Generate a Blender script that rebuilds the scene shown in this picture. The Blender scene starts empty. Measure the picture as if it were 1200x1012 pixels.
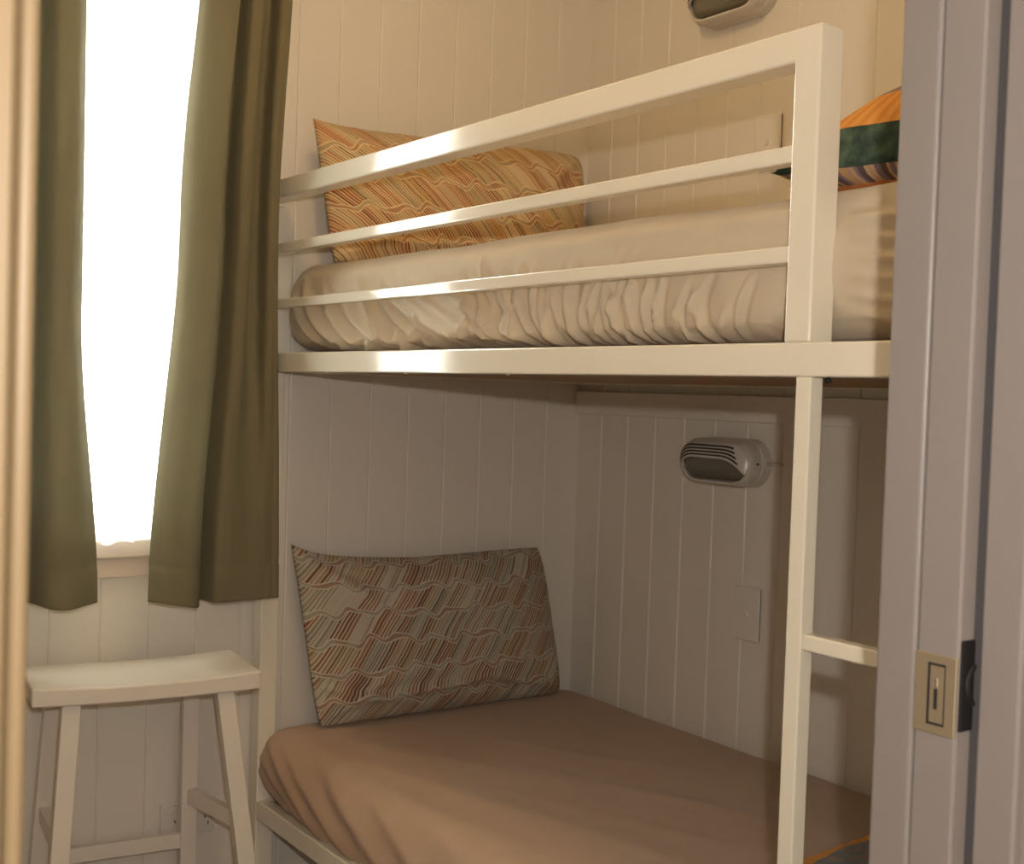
import bpy, bmesh, math, random
import numpy as np
from mathutils import Vector, Matrix

random.seed(7)
rng = np.random.default_rng(11)
SC = bpy.context.scene
COL = SC.collection
PI = math.pi

# ------------------------------------------------------------------ materials
def new_mat(name):
    m = bpy.data.materials.new(name)
    m.use_nodes = True
    nt = m.node_tree
    b = nt.nodes['Principled BSDF']
    return m, nt, b

def paint(name, col, rough=.5, spec=.5, bump=0., bscale=60., var=0., coat=0., metal=0.):
    m, nt, b = new_mat(name)
    b.inputs['Base Color'].default_value = (*col, 1)
    b.inputs['Roughness'].default_value = rough
    b.inputs['Specular IOR Level'].default_value = spec
    b.inputs['Coat Weight'].default_value = coat
    b.inputs['Coat Roughness'].default_value = .08
    b.inputs['Metallic'].default_value = metal
    tc = nt.nodes.new('ShaderNodeTexCoord')
    n = nt.nodes.new('ShaderNodeTexNoise')
    n.inputs['Scale'].default_value = bscale
    n.inputs['Detail'].default_value = 3
    nt.links.new(tc.outputs['Object'], n.inputs['Vector'])
    if bump:
        bp = nt.nodes.new('ShaderNodeBump')
        bp.inputs['Strength'].default_value = bump
        bp.inputs['Distance'].default_value = .001
        nt.links.new(n.outputs['Fac'], bp.inputs['Height'])
        nt.links.new(bp.outputs['Normal'], b.inputs['Normal'])
    if var:
        n2 = nt.nodes.new('ShaderNodeTexNoise')
        n2.inputs['Scale'].default_value = 6.
        n2.inputs['Detail'].default_value = 4
        nt.links.new(tc.outputs['Object'], n2.inputs['Vector'])
        mx = nt.nodes.new('ShaderNodeMix'); mx.data_type = 'RGBA'
        mx.inputs['A'].default_value = (*[c * (1 - var) for c in col], 1)
        mx.inputs['B'].default_value = (*[min(1, c * (1 + var)) for c in col], 1)
        nt.links.new(n2.outputs['Fac'], mx.inputs['Factor'])
        nt.links.new(mx.outputs['Result'], b.inputs['Base Color'])
    return m

def cloth(name, col, weave=900., bump=.25, translucent=0., sheen=.1, rough=.9, tcol=None, var=.06):
    m, nt, b = new_mat(name)
    b.inputs['Roughness'].default_value = rough
    b.inputs['Specular IOR Level'].default_value = .15
    b.inputs['Sheen Weight'].default_value = sheen
    tc = nt.nodes.new('ShaderNodeTexCoord')
    n2 = nt.nodes.new('ShaderNodeTexNoise'); n2.inputs['Scale'].default_value = 25.; n2.inputs['Detail'].default_value = 6
    nt.links.new(tc.outputs['Object'], n2.inputs['Vector'])
    mx = nt.nodes.new('ShaderNodeMix'); mx.data_type = 'RGBA'
    mx.inputs['A'].default_value = (*[c * (1 - var) for c in col], 1)
    mx.inputs['B'].default_value = (*[c * (1 + var) for c in col], 1)
    nt.links.new(n2.outputs['Fac'], mx.inputs['Factor'])
    nt.links.new(mx.outputs['Result'], b.inputs['Base Color'])
    n = nt.nodes.new('ShaderNodeTexNoise'); n.inputs['Scale'].default_value = weave; n.inputs['Detail'].default_value = 2
    nt.links.new(tc.outputs['Object'], n.inputs['Vector'])
    bp = nt.nodes.new('ShaderNodeBump'); bp.inputs['Strength'].default_value = bump; bp.inputs['Distance'].default_value = .0008
    nt.links.new(n.outputs['Fac'], bp.inputs['Height'])
    nt.links.new(bp.outputs['Normal'], b.inputs['Normal'])
    if translucent:
        out = nt.nodes['Material Output']
        tr = nt.nodes.new('ShaderNodeBsdfTranslucent')
        tr.inputs['Color'].default_value = (*(tcol or col), 1)
        ms = nt.nodes.new('ShaderNodeMixShader'); ms.inputs['Fac'].default_value = translucent
        nt.links.new(b.outputs['BSDF'], ms.inputs[1]); nt.links.new(tr.outputs['BSDF'], ms.inputs[2])
        nt.links.new(ms.outputs['Shader'], out.inputs['Surface'])
    return m

def sheer_mat():
    m, nt, b = new_mat('sheer_voile')
    out = nt.nodes['Material Output']
    b.inputs['Base Color'].default_value = (.9, .9, .88, 1)
    b.inputs['Roughness'].default_value = .9
    tr = nt.nodes.new('ShaderNodeBsdfTranslucent'); tr.inputs['Color'].default_value = (.95, .95, .93, 1)
    tp = nt.nodes.new('ShaderNodeBsdfTransparent')
    m1 = nt.nodes.new('ShaderNodeMixShader'); m1.inputs['Fac'].default_value = .6
    m2 = nt.nodes.new('ShaderNodeMixShader'); m2.inputs['Fac'].default_value = .35
    nt.links.new(b.outputs['BSDF'], m1.inputs[1]); nt.links.new(tr.outputs['BSDF'], m1.inputs[2])
    nt.links.new(m1.outputs['Shader'], m2.inputs[1]); nt.links.new(tp.outputs['BSDF'], m2.inputs[2])
    nt.links.new(m2.outputs['Shader'], out.inputs['Surface'])
    return m

def glass_mat():
    m, nt, b = new_mat('window_glass')
    out = nt.nodes['Material Output']
    gl = nt.nodes.new('ShaderNodeBsdfGlossy'); gl.inputs['Roughness'].default_value = .02
    tp = nt.nodes.new('ShaderNodeBsdfTransparent'); tp.inputs['Color'].default_value = (.96, .98, .97, 1)
    fr = nt.nodes.new('ShaderNodeFresnel'); fr.inputs['IOR'].default_value = 1.45
    ms = nt.nodes.new('ShaderNodeMixShader')
    nt.links.new(fr.outputs['Fac'], ms.inputs['Fac'])
    nt.links.new(tp.outputs['BSDF'], ms.inputs[1]); nt.links.new(gl.outputs['BSDF'], ms.inputs[2])
    nt.links.new(ms.outputs['Shader'], out.inputs['Surface'])
    return m

class G:
    """small wrapper for scalar node maths"""
    def __init__(s, nt): s.nt = nt
    def val(s, sock, v):
        if isinstance(v, (int, float)): sock.default_value = v
        else: s.nt.links.new(v, sock)
    def op(s, o, a, b=0., c=None):
        n = s.nt.nodes.new('ShaderNodeMath'); n.operation = o
        s.val(n.inputs[0], a); s.val(n.inputs[1], b)
        if c is not None: s.val(n.inputs[2], c)
        return n.outputs[0]
    def comb(s, x, y, z=0.):
        n = s.nt.nodes.new('ShaderNodeCombineXYZ')
        s.val(n.inputs[0], x); s.val(n.inputs[1], y); s.val(n.inputs[2], z)
        return n.outputs[0]
    def white(s, v):
        n = s.nt.nodes.new('ShaderNodeTexWhiteNoise'); n.noise_dimensions = '3D'
        s.nt.links.new(v, n.inputs['Vector']); return n.outputs['Value']
    def noise(s, v, sc, det=2.):
        n = s.nt.nodes.new('ShaderNodeTexNoise'); n.inputs['Scale'].default_value = sc; n.inputs['Detail'].default_value = det
        s.nt.links.new(v, n.inputs['Vector']); return n.outputs['Fac']
    def ramp(s, f, stops, interp='CONSTANT'):
        n = s.nt.nodes.new('ShaderNodeValToRGB'); n.color_ramp.interpolation = interp
        e = n.color_ramp.elements
        while len(e) < len(stops): e.new(.5)
        for el, (p, c) in zip(e, stops): el.position = p; el.color = (*c, 1)
        s.val(n.inputs[0], f); return n.outputs[0]
    def mix(s, f, a, b):
        n = s.nt.nodes.new('ShaderNodeMix'); n.data_type = 'RGBA'
        s.val(n.inputs['Factor'], f)
        for k, v in (('A', a), ('B', b)):
            if isinstance(v, tuple): n.inputs[k].default_value = (*v, 1)
            else: s.nt.links.new(v, n.inputs[k])
        return n.outputs['Result']

def pillow_mat(name, slant=1., lamp_tint=(1, 1, 1)):
    """rows of slanted short stripes between wavy cream double lines"""
    m, nt, b = new_mat(name); g = G(nt)
    uv = nt.nodes.new('ShaderNodeUVMap'); uv.uv_map = 'UVMap'
    sp = nt.nodes.new('ShaderNodeSeparateXYZ'); nt.links.new(uv.outputs['UV'], sp.inputs[0])
    u, v = sp.outputs[0], sp.outputs[1]
    big = g.noise(g.comb(u, v), 7., 1.)
    w1 = g.op('SINE', g.op('ADD', g.op('MULTIPLY', u, 2 * PI / .078), g.op('MULTIPLY', v, 37.)))
    w2 = g.op('SINE', g.op('MULTIPLY', u, 2 * PI / .047))
    wave = g.op('ADD', g.op('MULTIPLY', w1, .0075), g.op('MULTIPLY', w2, .0026))
    vv = g.op('ADD', g.op('ADD', v, wave), g.op('MULTIPLY', big, .045))
    row = g.op('DIVIDE', vv, .066)
    fr = g.op('FRACT', row); ri = g.op('FLOOR', row)
    inband = g.op('LESS_THAN', fr, .165)                     # thin band between the double line
    l1 = g.op('LESS_THAN', g.op('ABSOLUTE', g.op('SUBTRACT', fr, .02)), .021)
    l2 = g.op('LESS_THAN', g.op('ABSOLUTE', g.op('SUBTRACT', fr, .175)), .021)
    line = g.op('MAXIMUM', l1, l2)
    s = g.op('DIVIDE', g.op('SUBTRACT', u, g.op('MULTIPLY', v, slant)), .0088)
    s = g.op('ADD', s, g.op('MULTIPLY', ri, 2.37))
    si = g.op('FLOOR', s); sf = g.op('FRACT', s)
    wid = g.op('ADD', g.op('MULTIPLY', g.white(g.comb(si, ri, 3.)), .42), .38)
    stripe = g.op('LESS_THAN', sf, wid)
    # blocks of about eight stripes share a family of colours
    blk = g.op('FLOOR', g.op('DIVIDE', s, 5.))
    fam = g.white(g.comb(blk, ri, 1.))
    rnd = g.white(g.comb(si, ri, 7.))
    rust = g.ramp(rnd, [(0, (.22, .10, .058)), (.35, (.28, .145, .082)), (.6, (.16, .078, .050)), (.8, (.34, .235, .15))])
    ochre = g.ramp(rnd, [(0, (.28, .185, .08)), (.3, (.18, .125, .065)), (.55, (.33, .23, .125)), (.8, (.21, .105, .06))])
    sage = g.ramp(rnd, [(0, (.23, .215, .165)), (.3, (.31, .285, .215)), (.6, (.155, .14, .10)), (.85, (.28, .17, .11))])
    pale = g.ramp(rnd, [(0, (.42, .375, .30)), (.35, (.29, .25, .185)), (.65, (.45, .40, .32)), (.85, (.24, .175, .12))])
    c = g.mix(g.op('GREATER_THAN', fam, .36), rust, ochre)
    c = g.mix(g.op('GREATER_THAN', fam, .52), c, sage)
    c = g.mix(g.op('GREATER_THAN', fam, .78), c, pale)
    cream = (.50, .45, .36)
    c = g.mix(stripe, (.46, .41, .32), c)
    bandc = g.mix(g.op('GREATER_THAN', g.white(g.comb(g.op('FLOOR', g.op('DIVIDE', s, 3.)), ri, 9.)), .5), (.30, .20, .14), (.31, .28, .22))
    c = g.mix(inband, c, bandc)
    c = g.mix(line, c, cream)
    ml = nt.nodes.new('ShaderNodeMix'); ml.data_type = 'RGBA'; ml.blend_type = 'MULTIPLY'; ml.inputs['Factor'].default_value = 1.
    nt.links.new(c, ml.inputs['A']); ml.inputs['B'].default_value = (*lamp_tint, 1); c = ml.outputs['Result']
    nt.links.new(c, b.inputs['Base Color'])
    b.inputs['Roughness'].default_value = .9
    b.inputs['Specular IOR Level'].default_value = .12
    b.inputs['Sheen Weight'].default_value = .1
    return m

def patch_mat(name, bands):
    """cushion bands by height: orange hem, fine stripes, mottled green, pleated orange, blue-grey top"""
    m, nt, b = new_mat(name); g = G(nt)
    tc = nt.nodes.new('ShaderNodeTexCoord')
    sp = nt.nodes.new('ShaderNodeSeparateXYZ'); nt.links.new(tc.outputs['Object'], sp.inputs[0])
    x, y, z = sp.outputs
    P = tc.outputs['Object']
    zz = g.op('ADD', z, g.op('MULTIPLY', g.op('SUBTRACT', g.noise(P, 9.), .5), .006))
    ang = g.op('MULTIPLY', g.op('ARCTAN2', y, x), .22)
    st = g.op('FLOOR', g.op('DIVIDE', ang, .0035))
    strp = g.ramp(g.white(g.comb(st, 0.)), [(0, (.10, .07, .08)), (.25, (.34, .22, .18)), (.5, (.18, .14, .18)), (.75, (.40, .27, .14))])
    nz = g.noise(P, 38., 4.)
    green = g.ramp(nz, [(.2, (.012, .02, .02)), (.45, (.035, .06, .05)), (.6, (.075, .115, .085)), (.8, (.16, .16, .09))], 'LINEAR')
    pl = g.op('ABSOLUTE', g.op('SUBTRACT', g.op('FRACT', g.op('DIVIDE', ang, .017)), .5))
    orange = g.mix(g.op('MULTIPLY', pl, 2.), (.62, .30, .075), (.50, .21, .05))
    rust = (.46, .19, .07)
    slate = g.ramp(g.noise(P, 55., 4.), [(.25, (.10, .11, .12)), (.5, (.20, .21, .21)), (.62, (.28, .16, .11)), (.8, (.30, .29, .26))], 'LINEAR')
    C_ = dict(rust=rust, stripes=strp, green=green, orange=orange, slate=slate)
    c = C_[bands[0][1]]
    for z_, k_ in bands[1:]:
        c = g.mix(g.op('GREATER_THAN', zz, z_), c, C_[k_])
    nt.links.new(c, b.inputs['Base Color'])
    b.inputs['Roughness'].default_value = .9
    b.inputs['Specular IOR Level'].default_value = .1
    bp = nt.nodes.new('ShaderNodeBump'); bp.inputs['Strength'].default_value = .5; bp.inputs['Distance'].default_value = .004
    nt.links.new(pl, bp.inputs['Height']); nt.links.new(bp.outputs['Normal'], b.inputs['Normal'])
    return m

M = {}
M['wall'] = paint('cream_board_paint', (.70, .655, .58), .55, .3, bump=.06, bscale=300)
M['ceil'] = paint('ceiling_paint', (.75, .71, .63), .7)
M['floor'] = paint('floor_boards', (.22, .15, .10), .45, var=.2)
M['jamb'] = paint('jamb_gloss_paint', (.22, .195, .182), .32, .5, bump=.05, bscale=200)
M['arch'] = paint('architrave_gloss_paint', (.165, .115, .060), .35)
M['enamel'] = paint('cream_enamel', (.78, .73, .61), .12, .5, coat=.3)
M['stool'] = paint('white_stool_paint', (.70, .65, .57), .38, .4)
M['slat'] = paint('bunk_base_board', (.36, .22, .11), .7, var=.06)
M['sheet'] = cloth('taupe_cotton', (.46, .325, .23), bump=.15)
M['sheet2'] = cloth('beige_cotton', (.60, .51, .38), bump=.15)
M['curtain'] = cloth('olive_curtain_cloth', (.185, .162, .098), weave=700, bump=.4, translucent=.20, tcol=(.50, .48, .36), sheen=.05)
M['sheer'] = sheer_mat()
M['glass'] = glass_mat()
M['sill'] = paint('sill_paint', (.62, .52, .43), .45)
M['frame'] = paint('window_frame_paint', (.75, .72, .66), .4)
M['pillow'] = pillow_mat('stripe_row_cotton', .74)
M['pillow_lamplit'] = pillow_mat('stripe_row_cotton_flipped_lamplit', -1.15, (1.36, 1.14, .84))  # same fabric, warm lamp light tinted into its colours
M['patch'] = patch_mat('patchwork_cloth', [(0, 'rust'), (.012, 'stripes'), (.031, 'green'), (.083, 'orange'), (.130, 'slate')])
M['patch2'] = patch_mat('patchwork_cloth_orange', [(0, 'rust'), (.02, 'orange'), (.066, 'slate')])
M['plastic'] = paint('white_plastic', (.66, .62, .55), .35)
M['lampbody'] = paint('grey_white_lamp_plastic', (.55, .51, .45), .3)
M['lens'] = paint('lamp_glass', (.14, .125, .10), .12, .6, bump=.5, bscale=180)
M['dark'] = paint('dark_gap', (.015, .014, .013), .6)
M['gap_strip'] = paint('dark_gap_strip', (.05, .046, .048), .9)
M['brass'] = paint('satin_brass', (.36, .295, .20), .42, metal=.6)
M['black'] = paint('black_metal', (.010, .0095, .010), .4, .3)
M['chrome'] = paint('chrome', (.75, .72, .68), .15, metal=1.)

# ------------------------------------------------------------------ mesh helpers
def link(name, me, mat, parent=None, base=None, smooth=False):
    if not isinstance(mat, (list, tuple)): mat = [mat]
    for mm in mat: me.materials.append(mm)
    if smooth:
        me.polygons.foreach_set('use_smooth', [True] * len(me.polygons))
    o = bpy.data.objects.new(name, me)
    COL.objects.link(o)
    if parent is not None:
        o.parent = parent
    return o

def origin(obj_or_root):
    r = obj_or_root; v = Vector((0, 0, 0))
    while r is not None:
        v += r.location; r = r.parent
    return v

def finish(name, bm, mat, parent=None, base=None, smooth=False, recalc=True):
    """bm in world coordinates; base = world point of the object's origin (top-level only)"""
    if recalc: bmesh.ops.recalc_face_normals(bm, faces=bm.faces[:])
    o0 = origin(parent) if parent is not None else Vector(base or (0, 0, 0))
    bmesh.ops.translate(bm, vec=-o0, verts=bm.verts[:])
    me = bpy.data.meshes.new(name); bm.to_mesh(me); bm.free()
    o = link(name, me, mat, parent, smooth=smooth)
    if parent is None: o.location = o0
    return o

def B(): return bmesh.new()

def addbox(bm, x0, x1, y0, y1, z0, z1, bev=0., seg=2, mi=0):
    n0 = len(bm.verts)
    vs = [bm.verts.new((x, y, z)) for x in (x0, x1) for y in (y0, y1) for z in (z0, z1)]
    F = [(0, 1, 3, 2), (4, 6, 7, 5), (0, 4, 5, 1), (2, 3, 7, 6), (0, 2, 6, 4), (1, 5, 7, 3)]
    fs = [bm.faces.new([vs[i] for i in f]) for f in F]
    for f in fs: f.material_index = mi
    if bev:
        es = list({e for f in fs for e in f.edges})
        r = bmesh.ops.bevel(bm, geom=es, offset=bev, segments=seg, profile=.5, affect='EDGES')
        for f in r['faces']: f.material_index = mi
    return vs

def bar(bm, p, q, w, d, up=(0, 0, 1), bev=.002, q_scale=1.):
    """square bar from p to q, w along side axis, d along the other"""
    p, q = Vector(p), Vector(q); a = (q - p).normalized()
    s = a.cross(Vector(up)).normalized(); t = s.cross(a).normalized()
    vs = []
    for c, k in ((p, 1.), (q, q_scale)):
        for i, j in ((-1, -1), (1, -1), (1, 1), (-1, 1)):
            vs.append(bm.verts.new(c + s * (i * w * k / 2) + t * (j * d * k / 2)))
    fs = [bm.faces.new(vs[:4]), bm.faces.new(vs[4:][::-1])]
    for i in range(4):
        j = (i + 1) % 4
        fs.append(bm.faces.new((vs[i], vs[j], vs[4 + j], vs[4 + i])))
    if bev:
        es = list({e for f in fs for e in f.edges})
        bmesh.ops.bevel(bm, geom=es, offset=bev, segments=2, profile=.5, affect='EDGES')

def prism(bm, pts, axis, a0, a1, mi=0):
    """closed polygon pts (2D) swept along axis from a0 to a1; the two coords keep x,y,z order"""
    def mk(p, a):
        c = list(p); c.insert(axis, a); return bm.verts.new(c)
    A = [mk(p, a0) for p in pts]; Bv = [mk(p, a1) for p in pts]
    fs = [bm.faces.new(A), bm.faces.new(Bv[::-1])]
    n = len(pts)
    for i in range(n):
        j = (i + 1) % n
        fs.append(bm.faces.new((A[i], A[j], Bv[j], Bv[i])))
    for f in fs: f.material_index = mi
    return A, Bv

def grid_mesh(name, Pts, mat, parent=None, base=None, smooth=True, uv=None, wrap=False):
    """Pts: (n,m,3) numpy array in world coordinates"""
    n, m = Pts.shape[:2]
    o0 = np.array(origin(parent) if parent is not None else (base or (0, 0, 0)))
    V = (Pts - o0).reshape(-1, 3)
    idx = np.arange(n * m).reshape(n, m)
    F = np.stack([idx[:-1, :-1], idx[1:, :-1], idx[1:, 1:], idx[:-1, 1:]], -1).reshape(-1, 4)
    me = bpy.data.meshes.new(name); me.from_pydata(V.tolist(), [], F.tolist())
    if uv is not None:
        L = me.uv_layers.new(name='UVMap')
        U = uv.reshape(-1, 2)
        for li, l in enumerate(me.loops): L.data[li].uv = U[l.vertex_index]
    me.update()
    o = link(name, me, mat, parent, smooth=smooth)
    if parent is None: o.location = Vector(o0)
    return o

def thing(name, label, cat, loc, group=None):
    o = bpy.data.objects.new(name, None); COL.objects.link(o)
    o.location = loc; o.empty_display_size = .05
    return tag(o, label, cat, group)

def tag(o, label, cat, group=None):
    o['label'] = label; o['category'] = cat
    if group: o['group'] = group
    return o

def structure(o):
    o['kind'] = 'structure'; return o

def vnoise(a, b, seed=0, oct=3):
    """cheap smooth value noise on numpy arrays"""
    r = np.random.default_rng(seed); T = r.random((64, 64)); out = 0; amp = 1.; tot = 0
    for k in range(oct):
        x = a * 2 ** k + 7.3 * k; y = b * 2 ** k + 3.1 * k
        xi = np.floor(x).astype(int); yi = np.floor(y).astype(int)
        fx = x - xi; fy = y - yi
        fx = fx * fx * (3 - 2 * fx); fy = fy * fy * (3 - 2 * fy)
        g = lambda i, j: T[(xi + i) % 64, (yi + j) % 64]
        out = out + amp * ((g(0, 0) * (1 - fx) + g(1, 0) * fx) * (1 - fy) + (g(0, 1) * (1 - fx) + g(1, 1) * fx) * fy)
        tot += amp; amp *= .5
    return out / tot - .5

def folds(a, b, lst):
    """sum of soft ridges; each is (a0,b0,a1,b1,width,height,curve)"""
    d = np.zeros_like(a)
    for a0, b0, a1, b1, w, h, cv in lst:
        L = math.hypot(a1 - a0, b1 - b0); ux, uy = (a1 - a0) / L, (b1 - b0) / L
        s = ((a - a0) * ux + (b - b0) * uy) / L
        t = -(a - a0) * uy + (b - b0) * ux + cv * L * s * (1 - s)
        e = np.clip(s, 0, 1)
        tap = np.clip(np.minimum(s / .12 + .5, (1.15 - s) / .5), 0, 1)
        d += h * tap * (np.exp(-np.abs(t / w) ** 1.4) - .35 * np.exp(-((t - 1.9 * w) / (1.2 * w)) ** 2))
    return d

# ------------------------------------------------------------------ camera
CAM = Vector((-1.96134436, -2.48791048, 1.2))
yaw, pitch, roll = 6.14038963e-01, -3.06669931e-02, 3.29107357e-02
fw = Vector((math.sin(yaw) * math.cos(pitch), math.cos(yaw) * math.cos(pitch), math.sin(pitch)))
rt = Vector((math.cos(yaw), -math.sin(yaw), 0)); upv = rt.cross(fw)
r2 = math.cos(roll) * rt + math.sin(roll) * upv
u2 = -math.sin(roll) * rt + math.cos(roll) * upv
cd = bpy.data.cameras.new('camera'); co = bpy.data.objects.new('camera', cd); COL.objects.link(co)
co.matrix_world = Matrix(((r2.x, u2.x, -fw.x, CAM.x), (r2.y, u2.y, -fw.y, CAM.y), (r2.z, u2.z, -fw.z, CAM.z), (0, 0, 0, 1)))
cd.sensor_width = 36; cd.lens = 36 * 1448.936 / 1200; cd.clip_start = .02
cd.dof.use_dof = True; cd.dof.focus_distance = 1.9; cd.dof.aperture_fstop = 12
SC.camera = co

# ------------------------------------------------------------------ room shell
H = 2.45
XL = -2.02                      # left wall
WIN = (-1.43, -1.00, .885, 2.02)  # window opening x0,x1,z0,z1
GW, GD = .0026, .0024

def board_wall(name, axis, breaks, lo, hi, z1, hole=None, out=1):
    """boards with V grooves at the breaks; axis 0: wall at y=0 running in x; axis 1: wall at x=0 running in y"""
    bm = B()
    def q(a, b_, da, db, za, zb):
        def P(a, d, z): return (a, d * out, z) if axis == 0 else (d * out, a, z)
        bm.faces.new([bm.verts.new(P(*t)) for t in ((a, da, za), (b_, db, za), (b_, db, zb), (a, da, zb))])
    segs = []
    edges = [lo] + [b for b in breaks if lo < b < hi] + [hi]
    for i in range(len(edges) - 1):
        a = edges[i] + (GW if i > 0 else 0); b = edges[i + 1] - (GW if i + 1 < len(edges) - 1 else 0)
        segs.append((a, b, 0, 0))
        if i + 1 < len(edges) - 1:
            e = edges[i + 1]
            segs += [(e - GW, e, 0, GD), (e, e + GW, GD, 0)]
    for a, b, da, db in segs:
        cuts = [a, b]
        if hole:
            cuts += [c for c in hole[:2] if a < c < b]; cuts.sort()
        for i in range(len(cuts) - 1):
            p, r = cuts[i], cuts[i + 1]
            fa = da + (db - da) * (p - a) / (b - a); fb = da + (db - da) * (r - a) / (b - a)
            mid = (p + r) / 2
            if hole and hole[0] < mid < hole[1]:
                q(p, r, fa, fb, 0, hole[2]); q(p, r, fa, fb, hole[3], z1)
            else:
                q(p, r, fa, fb, 0, z1)
    bmesh.ops.remove_doubles(bm, verts=bm.verts[:], dist=1e-5)
    return bm

bk = [-(.1035 + .1 * n) for n in range(19)][::-1]
bm = board_wall('wall_back', 0, bk, XL, 0, H, WIN)
x0, x1, z0, z1 = WIN
for a, b, c, d in ((XL - .1, x0, 0, H), (x1, .1, 0, H), (x0, x1, 0, z0), (x0, x1, z1, H)):
    addbox(bm, a, b, .006, .09, c, d)
structure(finish('wall_back', bm, M['wall'], recalc=False))
rk = [-(.0937 + .1 * n) for n in range(19)][::-1]
bm = board_wall('wall_right', 1, rk, -1.858, 0, H)
addbox(bm, .006, .09, -3.55, .09, 0, H)
structure(finish('wall_right', bm, M['wall'], recalc=False))
bm = B(); addbox(bm, XL - .09, XL, -1.86, 0, 0, H); structure(finish('wall_left', bm, M['wall']))
bm = B(); addbox(bm, -3.2, .2, -3.6, .1, -.08, 0); structure(finish('floor', bm, M['floor']))
bm = B(); addbox(bm, -3.2, .2, -3.6, .1, H, H + .08); structure(finish('ceiling', bm, M['ceil']))
# door wall: a pocket wall with two skins right of the opening, solid left of it and above
DX0, DX1, DH = -1.834, -1.1435, 2.04
bm = B()
addbox(bm, DX1 + .03, 0, -1.886, -1.858, 0, H)
addbox(bm, DX1 + .05, 0, -1.968, -1.932, 0, H)
addbox(bm, -3.1, DX0 - .03, -1.968, -1.858, 0, H)
addbox(bm, DX0 - .03, DX1 + .06, -1.968, -1.858, DH + .02, H)
structure(finish('wall_front', bm, M['wall']))
for n, b in (('wall_hall_left', (-3.2, -3.1, -3.6, -1.86, 0, H)), ('wall_hall_back', (-3.2, .1, -3.6, -3.5, 0, H))):
    bm = B(); addbox(bm, *b); structure(finish(n, bm, M['wall']))

# door lining
def rounded_jamb(name, x0, x1, y0, y1, z1, mat, bev=.005):
    bm = B(); addbox(bm, x0, x1, y0, y1, 0, z1, bev, 3)
    return structure(finish(name, bm, mat, smooth=False))
rounded_jamb('trim_1', DX1, DX1 + .034, -1.8855, -1.848, DH, M['jamb'], .0035)         # room-side half of the right jamb
rounded_jamb('trim_2', DX1 + .017, DX1 + .052, -1.966, -1.931, DH, M['jamb'], .003)   # hall-side half of the right jamb
bm = B(); addbox(bm, DX1 + .0185, DX1 + .026, -1.9315, -1.9245, .01, DH - .01); structure(finish('trim_7', bm, M['gap_strip']))  # dark strip between the hall-side jamb and the door leaf
# hall-side architrave with a bead
bm = B()
prism(bm, [(-1.116, -1.966), (-1.116, -1.978), (-1.112, -1.983), (-1.106, -1.984), (-1.101, -1.980), (-1.098, -1.984), (-1.05, -1.990), (-1.045, -1.986), (-1.045, -1.966)], 2, 0, DH + .07)
structure(finish('trim_3', bm, M['jamb']))
# left lining: bullnosed edge toward the opening
bm = B()
pts = [(DX0 - .07, -1.966), (DX0 - .07, -1.984), (DX0 - .0125, -1.984), (DX0 - .0115, -1.983), (DX0 - .0105, -1.972), (DX0 - .0080, -1.971)]
for k in range(9):
    a = -PI * .9 + (PI * .9) * k / 8
    pts.append((DX0 - .0040 + .0040 * math.cos(a), -1.9740 + .0040 * math.sin(a)))
pts += [(DX0, -1.855), (DX0 - .03, -1.855), (DX0 - .03, -1.966)]
prism(bm, pts, 2, 0, DH)
structure(finish('trim_4', bm, M['arch'], smooth=False))
bm = B(); addbox(bm, DX0 - .03, DX1 + .03, -1.968, -1.858, DH, DH + .02); structure(finish('trim_5', bm, M['jamb']))
# ledger batten on the right wall under the upper bunk
bm = B(); addbox(bm, -.014, .0, -1.85, -.002, 1.156, 1.213, .002, 2); structure(finish('trim_6', bm, M['wall']))

# sliding door in its pocket, edge showing
door = structure(thing('door_1', 'taupe sliding door standing mostly in its wall pocket, edge and latch plate showing', 'door', (DX1, -1.905, 0)))
bm = B(); addbox(bm, DX1 + .001, DX1 + .70, -1.924, -1.8865, .008, DH - .005, .0022, 2)
finish('door_leaf', bm, M['jamb'], door)
XP = DX1 + .001
bm = B(); addbox(bm, XP - .0014, XP + .002, -1.9235, -1.8862, .9485, 1.0105, .0006, 1)
plate = finish('latch_plate', bm, M['brass'], door); plate['label'] = 'brass edge plate with pull'
bm = B()
for (a, b, c, d) in ((-1.9142, -1.8988, 1.0018, 1.0036), (-1.9142, -1.8988, .9558, .9576), (-1.9006, -1.8986, .9558, 1.0036), (-1.9142, -1.9134, .9560, 1.0034)):
    addbox(bm, XP - .0018, XP - .0005, a, b, c, d)
addbox(bm, XP - .0018, XP - .0005, -1.9076, -1.9046, .968, .984)
finish('recess_line', bm, M['dark'], plate)
bm = B()
addbox(bm, XP - .0022, XP - .0005, -1.9078, -1.9044, .9845, .9925, .0008, 2)
finish('pull_lever', bm, M['chrome'], plate)
bm = B(); addbox(bm, XP + .002, XP + .06, -1.9262, -1.9236, .954, 1.024, .0012, 2)
fp = finish('flush_pull', bm, M['black'], door); fp['label'] = 'black flush pull'
bm = B()
for k in range(24):
    a0, a1 = 2 * PI * k / 24, 2 * PI * (k + 1) / 24
    for (ra, rb, ya, yb) in ((.019, .017, -1.9262, -1.9285), (.017, .013, -1.9285, -1.9262)):
        f = [(XP + .026 + r * math.cos(a), y, .989 + r * math.sin(a)) for a, r, y in ((a0, ra, ya), (a1, ra, ya), (a1, rb, yb), (a0, rb, yb))]
        bm.faces.new([bm.verts.new(p) for p in f])
bmesh.ops.remove_doubles(bm, verts=bm.verts[:], dist=1e-5)
finish('pull_ring', bm, M['black'], fp, smooth=True)

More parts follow.
